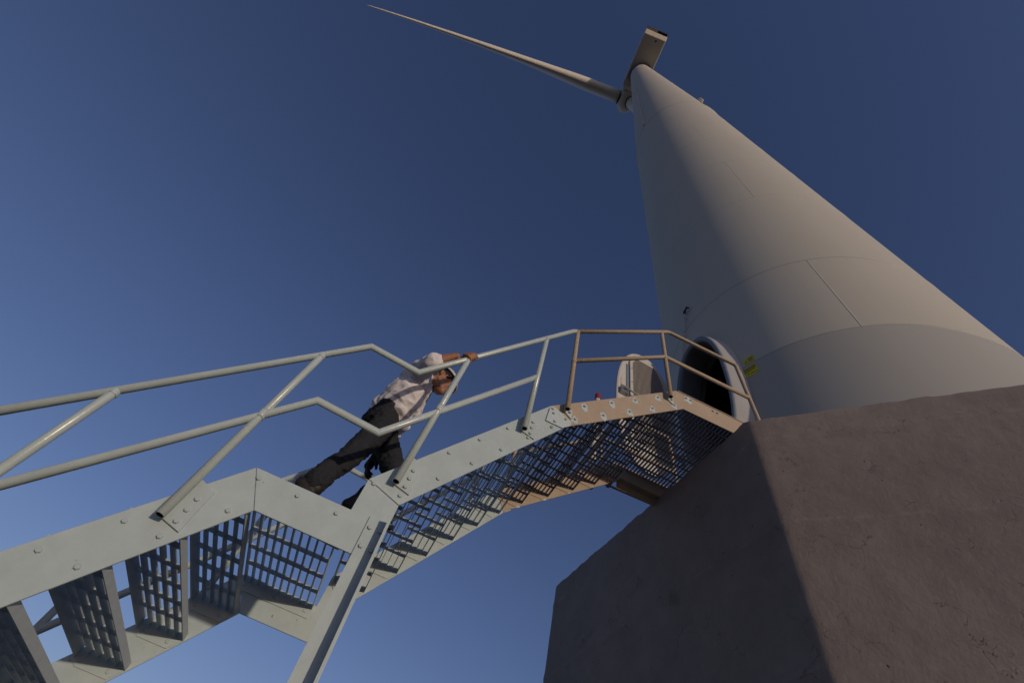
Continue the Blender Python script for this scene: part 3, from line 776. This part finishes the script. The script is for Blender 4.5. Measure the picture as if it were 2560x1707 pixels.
# thin rod with a clamp beside the doorway
rod = empty('antenna_rod', tuple(tpt(7.3, 165, 0.05)))
tag(rod, 'thin grey rod with a dark clamp fixed to the tower above the doorway', 'rod')
a_, b_ = tpt(7.0, 166.5, 0.045), tpt(8.60, 178.4, 0.05)
obj('rod_tube', tube('rod_tube', [a_, b_], 0.013, LEAF, 12), rod)
d_ = (b_ - a_).normalized()
obj('clamp', tube('clamp', [b_ - d_ * 0.05, b_ + d_ * 0.02], 0.026, DARK, 12), rod)
obj('clamp_arm', tube('clamp_arm', [b_ - d_ * 0.01, tpt(8.63, -179.6, 0.06), tpt(8.57, -178.8, 0.05)], 0.018, DARK, 10), rod)
for t_ in (0.08, 0.9):
    p_ = a_.lerp(b_, t_); az_ = math.degrees(math.atan2(p_.y - tax(p_.z).y, p_.x - tax(p_.z).x))
    obj('standoff', tube('standoff', [tpt(p_.z, az_, -0.01), p_], 0.009, GALV, 8), rod)

# ------------------------------------------------------------------ the climber
def cap_mesh(bm, p0, p1, r0, r1, seg=16, flat=None):
    p0, p1 = Vector(p0), Vector(p1); d = (p1 - p0)
    L = d.length; d.normalize()
    up = Vector((0, 1, 0)) if abs(d.y) < 0.9 else Vector((1, 0, 0))
    n1 = (up - d * up.dot(d)).normalized(); n2 = d.cross(n1)
    prof = [(-r0 * math.cos(a), r0 * math.sin(a)) for a in (0.02, 0.4, 0.8, 1.2, math.pi / 2)]
    prof += [(L + r1 * math.sin(a), r1 * math.cos(a)) for a in (0.0, 0.4, 0.8, 1.2, 1.55)]
    rg = []
    for t, r in prof:
        rg.append([bm.verts.new(p0 + d * t + (n1 * math.cos(2 * math.pi * k / seg) + n2 * math.sin(2 * math.pi * k / seg)) * max(r, 1e-4)) for k in range(seg)])
    for a, b in zip(rg, rg[1:]):
        for k in range(seg): bm.faces.new((a[k], a[(k + 1) % seg], b[(k + 1) % seg], b[k]))
    bm.faces.new(list(reversed(rg[0]))); bm.faces.new(rg[-1])
def ell_mesh(bm, c, ax):                       # ax: three full axis vectors
    c = Vector(c); ax = [Vector(a) for a in ax]; nu, nv_ = 20, 12; rg = []
    for i in range(1, nv_):
        t = math.pi * i / nv_
        rg.append([bm.verts.new(c + ax[0] * math.sin(t) * math.cos(2 * math.pi * k / nu) + ax[1] * math.sin(t) * math.sin(2 * math.pi * k / nu) + ax[2] * math.cos(t)) for k in range(nu)])
    a, b = bm.verts.new(c + ax[2]), bm.verts.new(c - ax[2])
    for p, q in zip(rg, rg[1:]):
        for k in range(nu): bm.faces.new((p[k], p[(k + 1) % nu], q[(k + 1) % nu], q[k]))
    for k in range(nu): bm.faces.new((a, rg[0][(k + 1) % nu], rg[0][k])); bm.faces.new((b, rg[-1][k], rg[-1][(k + 1) % nu]))
def body(name, caps, ells, m, voxel=0.008, smooth=6, wrinkle=None, parent=None):
    bm = bmesh.new()
    for c in caps: cap_mesh(bm, *c)
    for e in ells: ell_mesh(bm, *e)
    bmesh.ops.recalc_face_normals(bm, faces=bm.faces[:])
    me = bpy.data.meshes.new(name); bm.to_mesh(me); bm.free()
    o = bpy.data.objects.new('tmp', me); COL.objects.link(o)
    rm = o.modifiers.new('r', 'REMESH'); rm.mode = 'VOXEL'; rm.voxel_size = voxel
    sm = o.modifiers.new('s', 'SMOOTH'); sm.iterations = smooth; sm.factor = 0.5
    dg = bpy.context.evaluated_depsgraph_get(); dg.update()
    me2 = bpy.data.meshes.new_from_object(o.evaluated_get(dg)); bpy.data.objects.remove(o); me2.name = name
    if wrinkle:
        ns = [v.normal.copy() for v in me2.vertices]
        for v, n_ in zip(me2.vertices, ns): v.co += n_ * wrinkle(v.co)
    me2.materials.clear(); me2.materials.append(m); me2.shade_smooth()
    return obj(name, me2, parent)
def V3(*a): return Vector(a)
# joints (z of the lower landing's deck is about 1.20, of the first tread above it about 1.40)
hipR, hipL = V3(-.366, 2.40, 2.05), V3(-.350, 2.56, 2.10)
kneeR, kneeL = V3(-.422, 2.33, 1.674), V3(-.135, 2.43, 1.745)
ankR, ankL = V3(-.520, 2.31, 1.405), V3(-.238, 2.385, 1.495)
waist, mid, chest, neck = V3(-.400, 2.46, 2.19), V3(-.372, 2.41, 2.335), V3(-.330, 2.375, 2.465), V3(-.255, 2.355, 2.545)
shR, shL = V3(-.335, 2.225, 2.475), V3(-.290, 2.515, 2.505)
elR, wrR = V3(-.272, 2.055, 2.405), V3(-.142, 1.985, 2.500)
elL, wrL = V3(-.345, 2.66, 2.23), V3(-.338, 2.64, 1.975)
hc = V3(-.182, 2.335, 2.580)                    # head centre
hf = V3(.94, -.06, -.34).normalized(); hs = V3(0, -.95, .30); hs = (hs - hf * hs.dot(hf)).normalized(); hu = hs.cross(hf).normalized()
if hu.z < 0: hu = -hu
def hp_(f, s, u): return hc + hf * f + hs * s + hu * u            # f forward, s to his right (towards the lens), u up
# right hand closed round the handrail
rc = V3(-.052, YR, 2.4945); rd = V3(.578, 0, .816); rn = V3(-.816, 0, .578); rq = V3(0, -1, 0)
def gp(t, th, r): return rc + rd * t + (rn * math.cos(R(th)) + rq * math.sin(R(th))) * r
caps = []
for i, (t, l_) in enumerate(((-.030, .96), (-.010, 1.04), (.010, 1.0), (.029, .86))):
    ks = [(-28, .040, .0105), (22, .041, .0098), (72 * l_ + 4, .0335, .0088), (122 * l_, .0300, .0080), (158 * l_, .0285, .0070)]
    P = [(gp(t + 0.004 * q, a, r_), s_) for q, (a, r_, s_) in enumerate(ks)]
    for (p, s0), (q, s1) in zip(P, P[1:]): caps.append((p, q, s0, s1, 10))
th_ = [(gp(-.046, -55, .040), .012), (gp(-.040, -105, .034), .0105), (gp(-.030, -150, .031), .009), (gp(-.022, 172, .030), .008)]
for (p, s0), (q, s1) in zip(th_, th_[1:]): caps.append((p, q, s0, s1, 10))
palm_a, palm_b = gp(-.050, -52, .047), gp(.010, -40, .043)
caps += [(wrR, palm_a, .023, .022), (palm_a, gp(-.026, -26, .042), .020, .013), (palm_a, gp(-.008, -26, .043), .020, .013), (palm_a, gp(.012, -28, .041), .019, .012), (palm_a, gp(.026, -30, .040), .018, .011)]
# forearm, left forearm, neck, head
caps += [(elR, elR.lerp(wrR, .35), .040, .042), (elR.lerp(wrR, .35), wrR, .042, .0245), (elL, elL.lerp(wrL, .35), .036, .038), (elL.lerp(wrL, .35), wrL, .038, .025),
         (neck - hu * .06, hp_(-.03, 0, -.07), .052, .050), (chest, neck, .07, .055),
         (hp_(.045, .0, -.085), hp_(.078, 0, -.098), .040, .030), (hp_(.0, .045, -.055), hp_(.065, .022, -.095), .022, .022), (hp_(.0, -.045, -.055), hp_(.065, -.022, -.095), .022, .022),
         (hp_(.096, 0, .015), hp_(.116, 0, -.030), .008, .0125), (hp_(.104, .012, -.032), hp_(.104, -.012, -.032), .009, .009),
         (hp_(.086, .04, .028), hp_(.086, -.04, .028), .013, .013), (hp_(.070, .045, -.01), hp_(.078, .03, -.02), .02, .018), (hp_(.070, -.045, -.01), hp_(.078, -.03, -.02), .02, .018),
         (hp_(.097, .014, -.062), hp_(.097, -.014, -.062), .0085, .0085), (hp_(.094, .012, -.076), hp_(.094, -.012, -.076), .008, .008)]
for s in (1, -1):
    caps += [(hp_(-.012, .074 * s, .012), hp_(-.020, .082 * s, -.002), .012, .013), (hp_(-.020, .082 * s, -.002), hp_(-.010, .076 * s, -.030), .011, .008)]
caps += [(chest, shR, .04, .04), (shR, elR, .04, .04), (chest, shL, .04, .04), (shL, elL, .04, .036)]
ells = [(hp_(-.012, 0, .028), (hf * .098, hs * .076, hu * .100)), (hp_(.035, 0, -.035), (hf * .060, hs * .062, hu * .078))]
person = body('person', caps, ells, SKIN, 0.0042, 3)
tag(person, 'person in pale shirt, black jeans and white hard hat climbing the stairs, hand on rail', 'person')
# facial details
for s in (1, -1):
    bm = bmesh.new(); ell_mesh(bm, hp_(.087, .031 * s, .008), (hf * .009, hs * .013, hu * .006)); me = bpy.data.meshes.new('eye'); bm.to_mesh(me); bm.free(); me.materials.append(EYEW); me.shade_smooth(); ey = obj('eye', me, person)
    bm = bmesh.new(); ell_mesh(bm, hp_(.0945, .031 * s, .008), (hf * .003, hs * .005, hu * .005)); me = bpy.data.meshes.new('iris'); bm.to_mesh(me); bm.free(); me.materials.append(HAIR); obj('iris', me, ey)
    body('eyebrow', [(hp_(.095, .016 * s, .032), hp_(.084, .046 * s, .034), .005, .004, 8)], [], HAIR, .002, 1, None, person)
body('lips', [(hp_(.1035, .016, -.064), hp_(.1065, 0, -.0645), .0045, .005, 8), (hp_(.1065, 0, -.0645), hp_(.1035, -.016, -.064), .005, .0045, 8), (hp_(.100, .013, -.074), hp_(.100, -.013, -.074), .0055, .0055, 8)], [], LIP, .002, 1, None, person)
body('hair', [(hp_(.045, .072, .030), hp_(.036, .074, -.004), .014, .009, 10), (hp_(.045, -.072, .030), hp_(.036, -.074, -.004), .014, .009, 10)],
     [(hp_(-.026, 0, .036), (hf * .098, hs * .082, hu * .094)), (hp_(-.060, 0, -.012), (hf * .058, hs * .070, hu * .070))], HAIR, .005, 2, lambda p: 0.003 * noise.noise(p * 120), person)
# hard hat: shell with peak and ridge
V, F = [], []; nu = 48
def hat_r(a, lvl):
    f = 0.118 + 0.008 * math.cos(a); s_ = 0.098; return f, s_
hp0 = hp_(-.022, 0, .052)
rows = [(0.0, 1.085), (0.004, 1.09), (0.006, 1.02), (0.030, 0.985), (0.060, 0.90), (0.085, 0.76), (0.104, 0.55), (0.115, 0.30), (0.1185, 0.05)]
for hgt, sc_ in rows:
    for k_i in range(nu):
        a = 2 * math.pi * k_i / nu
        f, s_ = hat_r(a, hgt)
        ext = 0.0
        if sc_ > 1.05: ext = 0.014 * max(0, math.cos(a)) ** 3
        ridge = 0.006 * math.exp(-((math.sin(a) * sc_) / 0.16) ** 2) if hgt > 0.05 else 0
        V.append(hp0 + hf * (math.cos(a) * f * sc_ + ext) + hs * (math.sin(a) * s_ * sc_) + hu * (hgt + ridge - (0.012 if ext > .01 else 0)))
for i in range(len(rows) - 1):
    for k_i in range(nu): F.append((i * nu + k_i, i * nu + (k_i + 1) % nu, (i + 1) * nu + (k_i + 1) % nu, (i + 1) * nu + k_i))
F.append(tuple((len(rows) - 1) * nu + q for q in range(nu)))
hme = mesh('hard_hat', V, F, HAT, True); hat = obj('hard_hat', hme, person)
so = hat.modifiers.new('thickness', 'SOLIDIFY'); so.thickness = 0.003
body('hat_band', [(hp_(.085 * math.cos(a), .080 * math.sin(a), .050), hp_(.085 * math.cos(a + .45), .080 * math.sin(a + .45), .050), .006, .006, 8) for a in [.45 * q for q in range(14)]], [], DARK, .004, 1, None, person)
# shirt
def fold(scale, amp, dirv=(0, 0, 0)):
    def fn(p):
        q = Vector((p.x * scale[0], p.y * scale[1], p.z * scale[2]))
        a = 1 - abs(noise.noise(q)) * 2.2; b = 1 - abs(noise.noise(q * 2.3 + Vector((5, 1, 2)))) * 2.0
        return amp * (a * 0.75 + b * 0.5 - 0.4)
    return fn
fr = V3(.93, 0, -.36); sd = V3(0, 1, 0)
ells = [(chest + V3(.0, 0, -.005), (fr * .125, sd * .185, V3(.33, 0, .94) * .13)), (mid + V3(.03, 0, -.01), (fr * .150, sd * .180, V3(.25, 0, .97) * .15)), (waist + V3(.035, 0, .035), (fr * .150, sd * .165, V3(.2, 0, .98) * .10))]
caps = [(shR + V3(.0, .06, .0), shR, .070, .068), (shR, shR.lerp(elR, .75), .068, .056), (shR.lerp(elR, .75), elR.lerp(wrR, .12), .056, .050),
        (elR.lerp(wrR, .05), elR.lerp(wrR, .15), .056, .054), (shL, shL.lerp(elL, .8), .068, .056), (shL.lerp(elL, .8), elL.lerp(wrL, .15), .056, .05),
        (chest + V3(0, -.10, .03), chest + V3(0, .12, .03), .085, .085), (waist + V3(.09, -.05, .02), waist + V3(.12, -.04, -.015), .075, .058), (waist + V3(.09, .08, .02), waist + V3(.11, .08, -.015), .075, .058), (waist + V3(-.055, 0, .05), waist + V3(-.06, .02, .02), .07, .06)]
shirt = body('shirt', caps, ells, SHIRT, 0.0065, 5, fold((6.5, 8, 10), 0.018), person)
# collar and button placket
body('collar', [(neck + V3(.062 * math.cos(a) - .012, .068 * math.sin(a), -.012 + .028 * -math.cos(a) * .6), neck + V3(.062 * math.cos(a + .42) - .012, .068 * math.sin(a + .42), -.012 + .028 * -math.cos(a + .42) * .6), .017, .017, 10) for a in [.42 * q for q in range(15)]], [], SHIRT, .005, 3, fold((18, 18, 18), .006), person)
body('rolled_cuff', [(elR.lerp(wrR, .12), elR.lerp(wrR, .22), .054, .052)], [], SHIRT, .005, 3, fold((16, 16, 16), .006), person)
# jeans
caps = [(waist + V3(.005, -.06, -.035), waist + V3(.005, .06, -.035), .088, .088), (waist + V3(.012, -.06, -.09), waist + V3(.012, .07, -.07), .092, .092), (hipR, hipL, .085, .085),
        (hipR + V3(0, .0, .0), hipR.lerp(kneeR, .5), .086, .071), (hipR.lerp(kneeR, .5), kneeR, .071, .061), (kneeR, kneeR.lerp(ankR, .5), .061, .057), (kneeR.lerp(ankR, .5), ankR + V3(.028, 0, .035), .057, .061),
        (hipL, hipL.lerp(kneeL, .5), .086, .074), (hipL.lerp(kneeL, .5), kneeL, .074, .064), (kneeL, kneeL.lerp(ankL, .5), .064, .058), (kneeL.lerp(ankL, .5), ankL + V3(.008, 0, .03), .058, .057)]
jeans = body('jeans', caps, [(waist + V3(-.045, .0, -.085), (V3(.075, 0, 0), V3(0, .12, 0), V3(0, 0, .09)))], JEANS, 0.006, 3, fold((11, 13, 16), 0.013), person)
body('belt', [(waist + V3(.092 * math.cos(a) + .008, .142 * math.sin(a), -.005 - .03 * math.cos(a)), waist + V3(.092 * math.cos(a + .45) + .008, .142 * math.sin(a + .45), -.005 - .03 * math.cos(a + .45)), .015, .015, 8) for a in [.45 * q for q in range(14)]], [], DARK, .006, 1, None, person)
# shoes
def shoe(heel, toe, upv, y_):
    h_, t_ = Vector(heel), Vector(toe); d = (t_ - h_).normalized(); up = Vector(upv).normalized()
    s_ = d.cross(up).normalized()
    c = [(h_ + up * .035, h_ + d * .06 + up * .045, .036, .040), (h_ + d * .06 + up * .045, h_ + d * .15 + up * .035, .040, .038), (h_ + d * .15 + up * .035, t_ - d * .035 + up * .026, .040, .028),
         (h_ + d * .02 + up * .06, h_ + d * .045 + up * .095, .038, .042)]
    return body('shoe', c, [(h_.lerp(t_, .5) + up * .012, (d * ((t_ - h_).length / 2 + .01), s_ * .045, up * .014))], SHOE, .006, 4, None, person)
shoe((-.572, 2.31, 1.375), (-.425, 2.315, 1.212), (.72, 0, .70), 0)
shoe((-.292, 2.375, 1.402), (-.022, 2.37, 1.400), (0, 0, 1), 0)
# gloved left hand, fingers loosely curled
gl = [(wrL + V3(0, 0, .02), wrL + V3(.0, 0, -.03), .029, .028), (wrL + V3(0, 0, -.03), wrL + V3(-.004, .0, -.075), .030, .030)]
for q, (dy, ln) in enumerate(((-.030, .9), (-.010, 1.0), (.010, .97), (.028, .82))):
    a0 = wrL + V3(-.004, dy, -.085); a1 = a0 + V3(.006, dy * .1, -.036 * ln); a2 = a1 + V3(.020, 0, -.024 * ln); a3 = a2 + V3(.022, 0, -.006)
    gl += [(a0 + V3(0, -dy * .3, .03), a0, .013, .0125, 10), (a0, a1, .0125, .0115, 10), (a1, a2, .0115, .0105, 10), (a2, a3, .0105, .009, 10)]
t0 = wrL + V3(.012, -.028, -.040)
gl += [(t0, t0 + V3(.026, -.014, -.028), .013, .012, 10), (t0 + V3(.026, -.014, -.028), t0 + V3(.038, -.008, -.056), .012, .0095, 10)]
body('glove', gl, [], GLOVE, .0045, 2, None, person)
